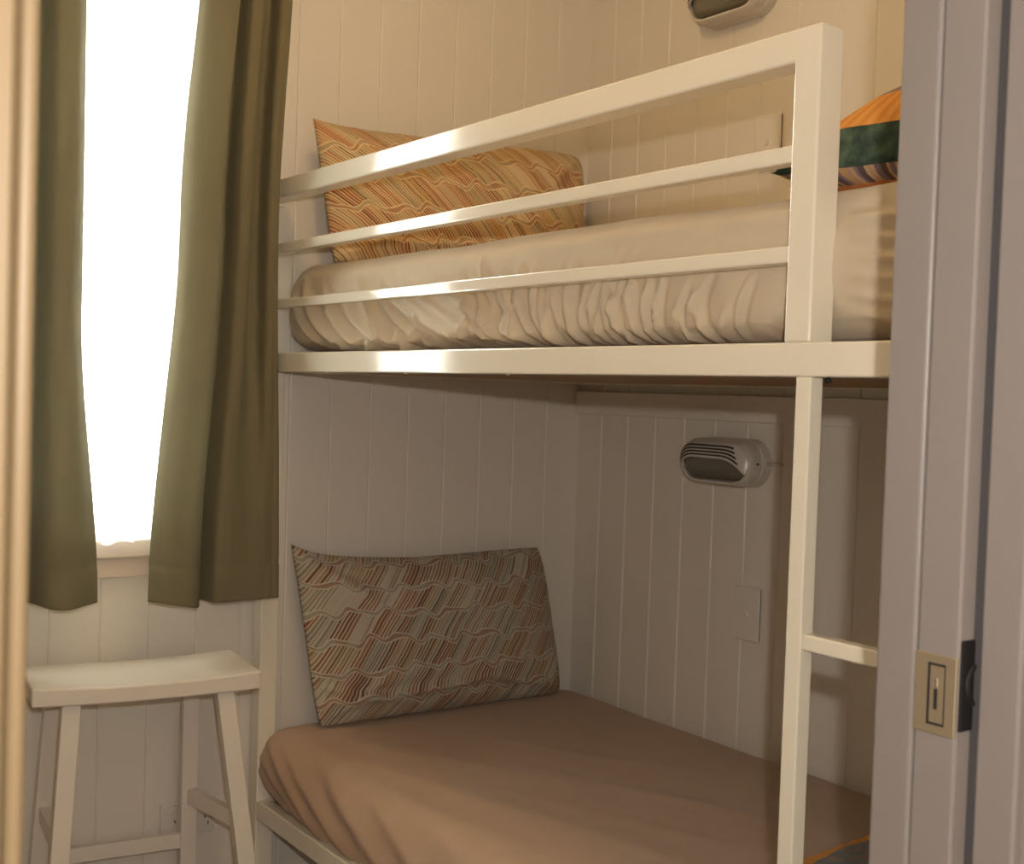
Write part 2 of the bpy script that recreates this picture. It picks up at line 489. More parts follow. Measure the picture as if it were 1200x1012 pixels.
# window: frame, pane, sill
win = structure(thing('window_1', 'bright white painted window behind the sheer and the olive curtains', 'window', (-1.2, .04, .885)))
bm = B(); fwid = .045
x0, x1, z0, z1 = WIN
for b in ((x0, x0 + fwid, .02, .07, z0, z1), (x1 - fwid, x1, .02, .07, z0, z1), (x0 + fwid, x1 - fwid, .02, .07, z0, z0 + fwid * .6), (x0 + fwid, x1 - fwid, .02, .07, z1 - fwid, z1), (x0 + fwid, x1 - fwid, .025, .065, 1.5, 1.535)):
    addbox(bm, *b, .003, 2)
finish('window_frame', bm, M['frame'], win)
bm = B(); addbox(bm, x0 + fwid, x1 - fwid, .045, .048, z0 + fwid * .6, z1 - fwid); finish('pane', bm, M['glass'], win)
bm = B(); addbox(bm, x0 - .05, x1 + .04, -.030, .02, .846, .884, .004, 2); sl = finish('sill', bm, M['sill'], win)
bm = B(); addbox(bm, x0 - .05, x1 + .04, -.018, -.0005, .806, .846, .002, 2); finish('sill_apron', bm, M['sill'], win)

# ------------------------------------------------------------------ bunk bed
W = -.88
YF, YN = -.012, -1.84          # far and near ends
bed = thing('bunk_bed', 'cream painted metal bunk bed with guard rail and ladder against the boarded wall', 'bunk bed', (-.44, -.93, 0))
def part(name, boxes, mat='enamel', bev=.0025, parent=bed, seg=2):
    bm = B()
    for b in boxes: addbox(bm, *b, bev, seg)
    return finish(name, bm, M[mat], parent)
T = .04
for (xa, ya, zt_) in ((W, YF - T, 1.2308), (W, YN, 1.2308), (-.05, YF - T, .277), (-.05, YN, .277)):
    part('post', [(xa, xa + T, ya, ya + T, 0, zt_)])
part('side_rail', [(W, W + T, YN, YF, 1.2305, 1.2700)])
part('side_rail', [(-.052, -.016, YN, YF, 1.2305, 1.2700)])
part('end_rail', [(W + T, -.052, YF - T, YF, 1.231, 1.2695)])
part('end_rail', [(W + T, -.052, YN, YN + T, 1.231, 1.2695)])
# guard rail: top bar and uprights welded in one frame, two thinner bars inside it
gf = B()
ya_, yb_ = -1.532, YF - .002
prism(gf, [(ya_, 1.2698), (ya_, 1.630), (yb_, 1.630), (yb_, 1.5915), (ya_ + .0385, 1.5915), (ya_ + .0385, 1.2698)], 0, W, W + T)
bmesh.ops.recalc_face_normals(gf, faces=gf.faces[:])
bmesh.ops.bevel(gf, geom=[e for e in gf.edges if e.calc_face_angle(0) > .5], offset=.003, segments=3, profile=.5, affect='EDGES')
finish('guard_rail_frame', gf, M['enamel'], bed)
part('guard_rail_bar', [(W + .001, W + .024, -1.495, YF - .002, 1.4775, 1.4975)], bev=.002)
part('guard_rail_bar', [(W + .001, W + .024, -1.495, YF - .002, 1.3625, 1.3815)], bev=.002)
part('wall_flange', [(W - .006, W + T + .006, YF - .003, -.001, 1.585, 1.636)], bev=.001)
for z in (1.4875, 1.372):
    part('wall_flange', [(W - .004, W + .03, YF - .003, -.001, z - .017, z + .017)], bev=.001)
part('bunk_base', [(W + T, -.052, YN + T, YF - T, 1.2335, 1.262)], 'slat', .001)
# ladder
part('ladder_stile', [(W + .0005, W + .022, -1.5365, -1.514, 0, 1.2305)], bev=.002)
part('ladder_stile', [(W + .0005, W + .022, -1.80, -1.7775, 0, 1.2305)], bev=.002)
for z in (.9195, .612, .305):
    part('ladder_rung', [(W + .002, W + .021, -1.7775, -1.5365, z, z + .0185)], bev=.002)
bm = B()
bmesh.ops.create_icosphere(bm, subdivisions=2, radius=.004, matrix=Matrix.Translation((W + .024, -1.541, 1.2275)))
finish('ladder_bolt', bm, M['black'], bed, smooth=True)
for yy in (-.32, -.62, -.93):
    bm = B(); bmesh.ops.create_cone(bm, cap_ends=True, segments=10, radius1=.0035, radius2=.0025, depth=.002, matrix=Matrix.Translation((W + .006, yy, 1.2298)))
    finish('rail_plug', bm, M['enamel'], bed)
# lower berth rails and board
part('side_rail', [(W, W + .03, YN, YF - T, .276, .3165)])
part('end_rail', [(W + .03, -.052, YF - .035, YF - .005, .276, .3165)])
part('end_rail', [(W + .03, -.052, YN + .005, YN + .035, .276, .3165)])
part('side_rail', [(-.05, -.016, YN, YF, .276, .3165)])
part('bunk_base', [(W + .03, -.05, YN + .035, YF - .035, .290, .306)], 'slat', .001)

# ------------------------------------------------------------------ mattresses
def rounded_slab(name, x0, x1, y0, y1, z0, z1, r, steps, disp, mat, rz=None):
    """dense rounded box; disp(P,N)->offset along the normal"""
    def axis(a, b, st):
        n = max(2, int(round((b - a) / st))); return np.linspace(a, b, n + 1)
    X, Y, Z = axis(x0, x1, steps[0]), axis(y0, y1, steps[1]), axis(z0, z1, steps[2])
    V = []; F = []; off = 0
    def face(A, Bx, f, flip):
        nonlocal off
        a, b = np.meshgrid(A, Bx, indexing='ij')
        P = f(a, b); n, m = a.shape
        V.append(P.reshape(-1, 3)); idx = np.arange(n * m).reshape(n, m) + off; off += n * m
        q = np.stack([idx[:-1, :-1], idx[1:, :-1], idx[1:, 1:], idx[:-1, 1:]], -1).reshape(-1, 4)
        F.append(q[:, ::-1] if flip else q)
    o = np.ones_like
    face(X, Y, lambda a, b: np.stack([a, b, z1 * o(a)], -1), False)
    face(X, Y, lambda a, b: np.stack([a, b, z0 * o(a)], -1), True)
    face(X, Z, lambda a, b: np.stack([a, y0 * o(a), b], -1), False)
    face(X, Z, lambda a, b: np.stack([a, y1 * o(a), b], -1), True)
    face(Y, Z, lambda a, b: np.stack([x0 * o(a), a, b], -1), True)
    face(Y, Z, lambda a, b: np.stack([x1 * o(a), a, b], -1), False)
    P = np.concatenate(V); F = np.concatenate(F)
    lo = np.array([x0 + r[0], y0 + r[1], z0 + r[2]]); hi = np.array([x1 - r[0], y1 - r[1], z1 - r[2]])
    C = np.clip(P, lo, hi); D = (P - C) / np.array(r)
    L = np.linalg.norm(D, axis=1); mx = np.abs(D).max(1)
    Dn = D / np.maximum(L, 1e-9)[:, None]
    # radial squash from the box corner to the round
    P2 = C + Dn * mx[:, None] * np.array(r)
    N = Dn / np.array(r); N /= np.maximum(np.linalg.norm(N, axis=1), 1e-9)[:, None]
    P2 = P2 + N * disp(P2, N)[:, None]
    me = bpy.data.meshes.new(name); base = np.array([(x0 + x1) / 2, (y0 + y1) / 2, z0])
    me.from_pydata((P2 - base).tolist(), [], F.tolist())
    bm = bmesh.new(); bm.from_mesh(me); bmesh.ops.remove_doubles(bm, verts=bm.verts[:], dist=2e-4)
    bmesh.ops.recalc_face_normals(bm, faces=bm.faces[:]); bm.to_mesh(me); bm.free()
    ob = link(name, me, mat, smooth=True); ob.location = Vector(base); return ob

zb, zt = 1.276, 1.454
FL = []
R = random.Random(5)
def fan(y, n, spread, zhi, w, h, lean=0.):
    for k in range(n):
        t = (k + .5) / n * 2 - 1
        yy = y + t * spread * .45 + R.uniform(-.006, .006)
        FL.append((yy, zb - .005, yy + lean + t * spread * .35 + R.uniform(-.012, .012), zhi - R.uniform(0, .04), w * R.uniform(.6, 1.3), h * R.uniform(.5, 1.2), R.uniform(-.2, .2)))
# long sweeping diagonals on the far third (upper far -> lower near)
for k in range(9):
    ys = -.09 - k * .048 + R.uniform(-.01, .01)
    FL.append((ys - .13 - R.uniform(0, .05), zb - .004, ys + .01, zb + .105 + R.uniform(-.02, .03), .007 * R.uniform(.7, 1.5), .0085 * R.uniform(.6, 1.3), R.uniform(.1, .3)))
for k in range(5):
    ys = -.50 - k * .05
    FL.append((ys - .22, zb + .02, ys + .05, zb + .12, .011, .0085 * R.uniform(.5, 1.2), .12))
fan(-.55, 7, .10, zb + .055, .005, .0055, .015)
fan(-.67, 8, .16, zb + .06, .0055, .006, .02)
fan(-.92, 9, .20, zb + .14, .0075, .0085, .05)
fan(-1.03, 9, .18, zb + .13, .007, .008, -.01)
fan(-1.12, 6, .12, zb + .10, .006, .006, -.02)
fan(-1.21, 6, .14, zb + .11, .006, .0065, -.03)
fan(-1.33, 5, .16, zb + .08, .006, .005, -.03)
fan(-.25, 5, .16, zb + .05, .006, .004, .03)
for k in range(6):
    FL.append((-1.75, zb + .02 + k * .022, -1.57, zb + .025 + k * .022, .006, .004, .1))
def upper_disp(P, N):
    x, y, z = P.T
    side = np.clip(-N[:, 0], 0, 1)
    d = 2.0 * side * folds(y, z, FL)
    d += side * .012 * vnoise(y * 5, z * 14, 3, 3)
    d += .016 * vnoise(x * 3, y * 3, 8, 2) * np.clip(N[:, 2], 0, 1)
    d += np.clip(N[:, 2], 0, 1) * .010 * np.sin(PI * np.clip((x + .85) / .84, 0, 1))
    # a fold of sheet along the near part of the top edge
    s = np.clip((-1.535 - y) / .03, 0, 1)
    d += side * s * .008 * np.exp(-((z - (1.408 + .07 * (-1.55 - y))) / .012) ** 2)
    # gathered hem pulled in at the bottom
    d -= side * .012 * np.exp(-((z - zb) / .014) ** 2)
    return d
mat_up = rounded_slab('mattress', -.842, -.012, YN + .01, -.016, zb, zt, (.045, .085, .075), (.02, .0036, .004), upper_disp, M['sheet2'])
tag(mat_up, 'mattress in a wrinkled beige fitted sheet on the upper bunk behind the guard rail', 'mattress', 'bunk mattresses')

FL2 = []
for (y0_, z0_, y1_, z1_, w, h) in ((-.36, .315, -.06, .44, .018, .016), (-.48, .315, -.10, .455, .02, .015), (-.27, .315, -.04, .41, .012, .010), (-.66, .315, -.22, .47, .024, .012),
                                   (-.20, .315, -.03, .385, .010, .008), (-.85, .32, -.40, .47, .02, .006), (-1.1, .32, -.7, .46, .02, .006)):
    FL2.append((y0_, z0_, y1_, z1_, w, h, -.12))
FT = [(-.72, -.25, -.30, -1.0, .030, .0035, .1), (-.60, -.35, -.25, -1.2, .022, .003, .05), (-.80, -.30, -.55, -1.3, .03, .004, 0), (-.5, -.3, -.2, -.8, .015, .002, .1),
      (-.66, -.6, -.33, -1.35, .015, .0025, .1), (-.84, -.5, -.70, -1.4, .02, .003, 0)]
def lower_disp(P, N):
    x, y, z = P.T
    side = np.clip(-N[:, 0], 0, 1); top = np.clip(N[:, 2], 0, 1)
    d = np.clip(side * 1.3, 0, 1) * folds(y, z, FL2)
    d += top * folds(x, y, FT)
    d += top * .010 * vnoise(x * 4, y * 3, 21, 3)
    d += side * .01 * vnoise(y * 6, z * 9, 4, 2)
    d += top * .008 * np.sin(PI * np.clip((x + .86) / .85, 0, 1))
    return d
mat_lo = rounded_slab('mattress', -.874, -.006, YN + .01, -.012, .3075, .462, (.06, .05, .075), (.012, .008, .006), lower_disp, M['sheet'])
tag(mat_lo, 'mattress under a smooth taupe brown sheet on the lower bunk', 'mattress', 'bunk mattresses')

# ------------------------------------------------------------------ pillows
def pillow(name, TL, TR, BR, BL, thick, mat, sag=.03, pinch=.02, seed=0, n=100, back=.6, flip=1., rc=(0, .05, .05, .04)):
    TL, TR, BR, BL = (np.array(p, float) for p in (TL, TR, BR, BL))
    wdt = np.linalg.norm(TR - TL); hgt = np.linalg.norm(TL - BL)
    nrm = np.cross(TR - TL, TL - BL); nrm = nrm / np.linalg.norm(nrm)   # faces -y (toward the viewer)
    if nrm[1] > 0: nrm = -nrm
    upd = (TL + TR - BL - BR); upd /= np.linalg.norm(upd)
    rtd = (TR + BR - TL - BL); rtd /= np.linalg.norm(rtd)
    s = np.linspace(-1, 1, n); s = np.sign(s) * (1 - (1 - np.abs(s)) ** 1.35)
    u, v = np.meshgrid(s, s, indexing='ij')
    # rounded corners (TL, TR, BR, BL)
    k = (np.abs(u) * np.abs(v)) ** 5
    cw = np.where(v > 0, np.where(u < 0, rc[0], rc[1]), np.where(u > 0, rc[2], rc[3]))
    ur, vr = u * (1 - cw * k), v * (1 - cw * k)
    a = (ur + 1) / 2; b = (vr + 1) / 2
    Pm = (BL * ((1 - a) * (1 - b))[..., None] + BR * (a * (1 - b))[..., None] + TL * ((1 - a) * b)[..., None] + TR * (a * b)[..., None])
    # edges pulled in between the corners
    Pm = Pm - upd * (sag * np.clip(v, 0, 1) ** 1.5 * (1 - np.exp(-(u + 1) / .16)) * np.clip((1 - u) / 1.1, 0, 1) ** .8)[..., None]
    Pm = Pm + upd * (.006 * np.clip(-v, 0, 1) ** 2 * (1 - u ** 4))[..., None]
    Pm = Pm - rtd * (pinch * np.sign(u) * np.abs(u) ** 2 * (1 - np.abs(v) ** 2.2))[..., None]
    t = ((1 - np.abs(u) ** 3.) * (1 - np.abs(v) ** 3.)) ** .55
    wr = .012 * vnoise(u * 3 + 2, v * 3, seed, 3) + .006 * vnoise(u * 9, v * 7, seed + 1, 2)
    wr = wr + folds(u, v, [(-.95, -.75, .4, -.60, .05, .012, .1), (-.98, -.55, -.3, -.86, .04, .008, .1), (-.9, .9, -.5, .3, .06, .008, 0), (.95, -.9, .2, -.62, .05, .009, .1), (.9, .85, .55, .2, .05, .006, .1), (-.92, -.9, -.55, -.5, .05, .010, .2)])
    front = Pm + nrm * (thick * .5 * t + wr * np.clip(t * 1.6, 0, 1))[..., None]
    rear = Pm - nrm * (thick * .5 * back * t)[..., None]
    UV = np.stack([a * wdt * flip, b * hgt], -1)
    V = np.concatenate([front.reshape(-1, 3), rear.reshape(-1, 3)])
    idx = np.arange(n * n).reshape(n, n)
    q = np.stack([idx[:-1, :-1], idx[1:, :-1], idx[1:, 1:], idx[:-1, 1:]], -1).reshape(-1, 4)
    F = np.concatenate([q, q[:, ::-1] + n * n])
    base = (BL + BR) / 2
    me = bpy.data.meshes.new(name); me.from_pydata((V - base).tolist(), [], F.tolist())
    L = me.uv_layers.new(name='UVMap'); U = np.concatenate([UV.reshape(-1, 2)] * 2)
    li = np.zeros(len(me.loops), int); me.loops.foreach_get('vertex_index', li)
    L.data.foreach_set('uv', U[li].astype(np.float32).ravel())
    bm = bmesh.new(); bm.from_mesh(me); bmesh.ops.remove_doubles(bm, verts=bm.verts[:], dist=3e-4)
    bmesh.ops.recalc_face_normals(bm, faces=bm.faces[:]); bm.to_mesh(me); bm.free()
    o = link(name, me, mat, smooth=True); o.location = Vector(base); return o

p1 = pillow('pillow', (-.815, -.050, .862), (-.145, -.050, .832), (-.103, -.105, .466), (-.770, -.112, .468), .135, M['pillow'], sag=.030, pinch=.003, seed=31, rc=(0, .035, .03, .03))
tag(p1, 'pillow in a brown and sage striped case propped against the wall on the lower bunk', 'pillow', 'striped pillows')
p2 = pillow('pillow', (-.808, -.085, 1.768), (-.058, -.060, 1.80), (-.110, -.13, 1.468), (-.775, -.13, 1.464), .14, M['pillow_lamplit'], sag=.014, pinch=.003, seed=47, rc=(0, .07, .03, .02))
tag(p2, 'pillow in a striped case tinted with warm lamp light propped against the wall on the upper bunk', 'pillow', 'striped pillows')

# ------------------------------------------------------------------ patchwork cushions lying at the near end
def cushion(name, c, hx, hy, th, rot, label, seed, mat='patch'):
    n = 60; s = np.linspace(-1, 1, n); u, v = np.meshgrid(s, s, indexing='ij')
    t = ((1 - np.abs(u) ** 2.6) * (1 - np.abs(v) ** 2.6)) ** .55
    ou = u * hx * (1 - .07 * (1 - v ** 2) * np.abs(u)); ov = v * hy * (1 - .07 * (1 - u ** 2) * np.abs(v))
    wr = .006 * vnoise(u * 4, v * 4, seed, 3)
    ca, sa = math.cos(rot), math.sin(rot)
    X = ou * ca - ov * sa; Y = ou * sa + ov * ca
    edge = .034
    top = np.stack([X, Y, edge + (th - edge) * t + wr * t], -1); bot = np.stack([X, Y, edge - (edge - .003) * np.minimum(t * 1.8, 1)], -1)
    V = np.concatenate([top.reshape(-1, 3), bot.reshape(-1, 3)])
    idx = np.arange(n * n).reshape(n, n)
    q = np.stack([idx[:-1, :-1], idx[1:, :-1], idx[1:, 1:], idx[:-1, 1:]], -1).reshape(-1, 4)
    me = bpy.data.meshes.new(name); me.from_pydata(V.tolist(), [], np.concatenate([q, q[:, ::-1] + n * n]).tolist())
    bm = bmesh.new(); bm.from_mesh(me); bmesh.ops.remove_doubles(bm, verts=bm.verts[:], dist=3e-4)
    bmesh.ops.recalc_face_normals(bm, faces=bm.faces[:]); bm.to_mesh(me); bm.free()
    o = link(name, me, M[mat], smooth=True); o.location = c
    return tag(o, label, 'cushion', 'patchwork cushions')
cushion('cushion', (-.50, -1.57, 1.468), .22, .26, .178, .12, 'orange and green patchwork cushion lying on the upper bunk behind the guard rail post', 3)
cushion('cushion', (-.47, -1.485, .478), .22, .25, .083, .1, 'orange and blue grey patchwork cushion lying on the lower bunk beside the ladder', 9, 'patch2')

# ------------------------------------------------------------------ stool
st = thing('stool', 'white painted wooden saddle seat stool standing under the window beside the bed', 'stool', (-1.182, -.165, 0))
SR = math.radians(-6.5); cs, sn = math.cos(SR), math.sin(SR)
SCX, SCY = -1.178, -.165
def sw(a, b, z): return (SCX + a * cs - b * sn, SCY + a * sn + b * cs, z)
SL, SD = .207, .108            # half length, half depth
n1, n2 = 33, 9
bm = B()
ztop = lambda a: .646 + .008 * (abs(a) / SL) ** 2
rows = []
for i in range(n1):
    a = -SL + 2 * SL * i / (n1 - 1)
    rows.append(([bm.verts.new(sw(a, b, ztop(a))) for b in (-SD, SD)], [bm.verts.new(sw(a, b, ztop(a) - .034 + .004 * (1 - (a / SL) ** 2))) for b in (-SD, SD)]))
for i in range(n1 - 1):
    (t0, u0), (t1, u1) = rows[i], rows[i + 1]
    bm.faces.new((t0[0], t1[0], t1[1], t0[1])); bm.faces.new((u0[0], u0[1], u1[1], u1[0]))
    bm.faces.new((t0[0], u0[0], u1[0], t1[0])); bm.faces.new((t0[1], t1[1], u1[1], u0[1]))
for (t, u), fl in ((rows[0], 1), (rows[-1], 0)): bm.faces.new((t[0], t[1], u[1], u[0]))
bmesh.ops.recalc_face_normals(bm, faces=bm.faces[:])
es = [e for e in bm.edges if len(e.link_faces) == 2 and e.calc_face_angle(0) > .8]
bmesh.ops.bevel(bm, geom=es, offset=.004, segments=3, profile=.5, affect='EDGES')
finish('seat', bm, M['stool'], st)
LEG = {}
for sa in (-1, 1):
    for sb in (-1, 1):
        ta_, ba_ = {(-1, -1): (.137, .176), (1, -1): (.142, .224), (-1, 1): (.140, .176), (1, 1): (.120, .132)}[sa, sb]
        top = Vector(sw(sa * ta_, sb * .082, .618)); bot = Vector(sw(sa * ba_, sb * .122, 0))
        LEG[sa, sb] = (top, bot)
        bm = B(); bar(bm, top, bot, .033, .030, up=sw(0, 1, 0) and (sn * -1, cs, 0), bev=.002)
        finish('leg', bm, M['stool'], st)
def at(sa, sb, z):
    t, b = LEG[sa, sb]; return t + (b - t) * ((t.z - z) / (t.z - b.z))
for (A, Bq, z) in (((-1, -1), (-1, 1), .365), ((1, -1), (1, 1), .365), ((-1, 1), (1, 1), .270), ((-1, -1), (1, -1), .22)):
    bm = B(); bar(bm, at(*A, z), at(*Bq, z), .018, .030, bev=.0015); finish('stretcher', bm, M['stool'], st)

# ------------------------------------------------------------------ curtains
YC = -.120
def curtain(name, top, bot, zt_, zb_hem, label, cat, mat, group=None, nz=240, dense=9, thick=.0022, mids=(), seed=1, wr=.003, hem=.072, power=1.):
    """top/bot: lists of (x, y) plan points of equal length, blended down the drop; mids: (t, shift fn)"""
    def dens(pts):
        P = np.array(pts, float); k = len(P)
        s = np.linspace(0, k - 1, (k - 1) * dense + 1); i = np.clip(s.astype(int), 0, k - 2); f = (s - i)[:, None]
        g = lambda j: P[np.clip(j, 0, k - 1)]
        p0, p1, p2, p3 = g(i - 1), g(i), g(i + 1), g(i + 2)
        return .5 * ((2 * p1) + (-p0 + p2) * f + (2 * p0 - 5 * p1 + 4 * p2 - p3) * f ** 2 + (-p0 + 3 * p1 - 3 * p2 + p3) * f ** 3)
    keys = [(0., dens(top))] + [(t, dens(p)) for t, p in mids] + [(1., dens(bot))]
    T_ = np.linspace(0, 1, nz); rows = []
    for t in T_:
        for (ta, A), (tb, Bb) in zip(keys[:-1], keys[1:]):
            if ta <= t <= tb + 1e-9:
                f = (t - ta) / (tb - ta); f = f * f * (3 - 2 * f) if len(keys) > 2 else f ** power
                rows.append(A * (1 - f) + Bb * f); break
    rows = np.array(rows); m = rows.shape[1]
    su = np.linspace(0, 1, m)
    zz = np.zeros((nz, m))
    hv = np.array([zb_hem(a) for a in su])
    zz = zt_ + (hv[None, :] - zt_) * T_[:, None]
    y = YC + (rows[..., 1] - YC) + wr * vnoise(su[None, :] * 9 + 0 * T_[:, None], T_[:, None] * 7 + 0 * su[None, :], seed, 3) * 2
    P = np.stack([rows[..., 0], y, zz], -1)
    if hem:   # stitched hem line
        dz = zz - hv[None, :]
        P[..., 1] += .0030 * np.exp(-((dz - hem) / .0045) ** 2) - .0016 * np.clip((hem - dz) / .004, 0, 1)
    o = grid_mesh(name, P, mat, base=(float(P[..., 0].mean()), float(P[..., 1].mean()), float(hv.min())))
    md = o.modifiers.new('Solidify', 'SOLIDIFY'); md.thickness = thick; md.offset = 0
    tag(o, label, cat, group); return o

ZT = 2.16
# right panel: x runs from the window side to the bed side
def pl(*q): return [(x, YC + d) for x, d in q]
rt_top = pl((-1.060, .012), (-1.048, -.012), (-1.020, -.026), (-.995, -.024), (-.990, -.010), (-.984, .022), (-.974, .026), (-.969, -.010), (-.964, -.022), (-.944, -.024), (-.939, -.006), (-.932, .020), (-.915, .026), (-.909, .016), (-.906, -.014), (-.892, -.020), (-.882, -.008), (-.892, .085))
rt_mid = pl((-1.098, .012), (-1.086, -.014), (-1.058, -.034), (-1.030, -.028), (-1.020, .004), (-1.010, .030), (-.997, .032), (-.993, -.008), (-.987, -.026), (-.968, -.026), (-.960, -.002), (-.952, .022), (-.932, .028), (-.926, .018), (-.923, -.014), (-.911, -.018), (-.901, -.006), (-.908, .085))
rt_bot = pl((-1.149, .000), (-1.136, -.016), (-1.110, -.038), (-1.080, -.040), (-1.058, -.024), (-1.042, .010), (-1.036, .028), (-1.030, .008), (-1.022, -.024), (-1.000, -.026), (-.980, -.022), (-.960, -.020), (-.945, -.020), (-.930, -.020), (-.915, -.018), (-.898, -.016), (-.880, -.008), (-.892, .085))
cR = curtain('curtain', rt_top, rt_bot, ZT, lambda a: .772 - .004 * math.sin(a * PI) - (.010 * math.exp(-((a - .24) / .1) ** 2)) - .007 * a, 'olive green curtain panel at the bed side of the bright window', 'curtain', M['curtain'], 'olive curtains', mids=[(.45, rt_mid)], seed=3)
lf_a = ((-1.640, 0), (-1.60, -.03), (-1.56, .02), (-1.52, -.026), (-1.47, .022), (-1.43, -.020))
lf_top = pl(*lf_a, (-1.398, .024), (-1.372, .040), (-1.360, .036), (-1.355, -.006), (-1.347, -.030), (-1.330, -.034), (-1.310, -.022), (-1.291, .006))
lf_mid = pl(*lf_a, (-1.398, .028), (-1.374, .040), (-1.361, .034), (-1.355, -.010), (-1.345, -.034), (-1.325, -.036), (-1.305, -.022), (-1.287, .006))
lf_bot = pl(*lf_a, (-1.398, .026), (-1.376, .034), (-1.362, .026), (-1.353, -.008), (-1.338, -.032), (-1.310, -.040), (-1.280, -.028), (-1.249, -.004))
cL = curtain('curtain', lf_top, lf_bot, ZT, lambda a: .784 - .006 * math.exp(-((a - .82) / .09) ** 2) - .006 * a, 'olive green curtain panel at the door side of the bright window', 'curtain', M['curtain'], 'olive curtains', mids=[(.6, lf_mid)], seed=6)
# sheer: small pleats, hem hanging a little over the sill
sx = np.linspace(-1.485, -.915, 58)
sh_top = [(x, -.052 + .007 * math.sin(k * 1.35)) for k, x in enumerate(sx)]
sh_bot = [(x, -.050 + .010 * math.sin(k * 1.1 + .4)) for k, x in enumerate(sx)]
def sheer_hem(a):
    x = -1.485 + a * .57
    d = .008 if -1.225 < x < -1.158 else 0.
    return .888 - d + .0035 * math.sin(x * 95) * (1 if d else .2)
sheer = curtain('sheer_curtain', sh_top, sh_bot, 2.12, sheer_hem, 'thin white sheer curtain glowing in the window between the olive panels', 'curtain', M['sheer'], nz=50, dense=4, thick=.0006, seed=9, wr=.001, hem=0)
# rod on two brackets above the frame of the photo
rod = thing('curtain_rod', 'white curtain rod above the window carrying the olive curtains', 'curtain rod', (-1.26, -.12, 2.17))
def tube(bm, p, q, r, seg=14):
    p, q = Vector(p), Vector(q); d = q - p
    mtx = Matrix.Translation((p + q) / 2) @ d.to_track_quat('Z', 'Y').to_matrix().to_4x4()
    bmesh.ops.create_cone(bm, cap_ends=True, segments=seg, radius1=r, radius2=r, depth=d.length, matrix=mtx)
bm = B(); tube(bm, (-1.68, -.12, 2.172), (-.84, -.12, 2.172), .011); finish('rod', bm, M['enamel'], rod, smooth=True)
for xx in (-1.665, -.855):
    bm = B(); tube(bm, (xx, -.12, 2.172), (xx, 0, 2.172), .006); addbox(bm, xx - .012, xx + .012, -.004, 0, 2.15, 2.195); finish('bracket', bm, M['enamel'], rod)

# ------------------------------------------------------------------ wall lights (bulkhead, oval, hooded)
def stadium(cy, cz, hw, hh, n=12, p=2.):
    """oval outline in the y-z plane: half-width hw, half-height hh"""
    r = hh; out = []
    for k in range(n + 1):
        a = -PI / 2 + PI * k / n; out.append((cy + (hw - r) + r * math.cos(a), cz + r * math.sin(a)))
    for k in range(n + 1):
        a = PI / 2 + PI * k / n; out.append((cy - (hw - r) + r * math.cos(a), cz + r * math.sin(a)))
    return out
def loft(bm, rings, cap0=True, cap1=True, mi=0):
    R_ = [[bm.verts.new((x, y, z)) for (y, z) in pts] for x, pts in rings]
    n = len(R_[0])
    for A, Bv in zip(R_[:-1], R_[1:]):
        for i in range(n):
            j = (i + 1) % n; bm.faces.new((A[i], A[j], Bv[j], Bv[i])).material_index = mi
    if cap0: bm.faces.new(R_[0])
    if cap1: bm.faces.new(R_[-1][::-1])
    return R_
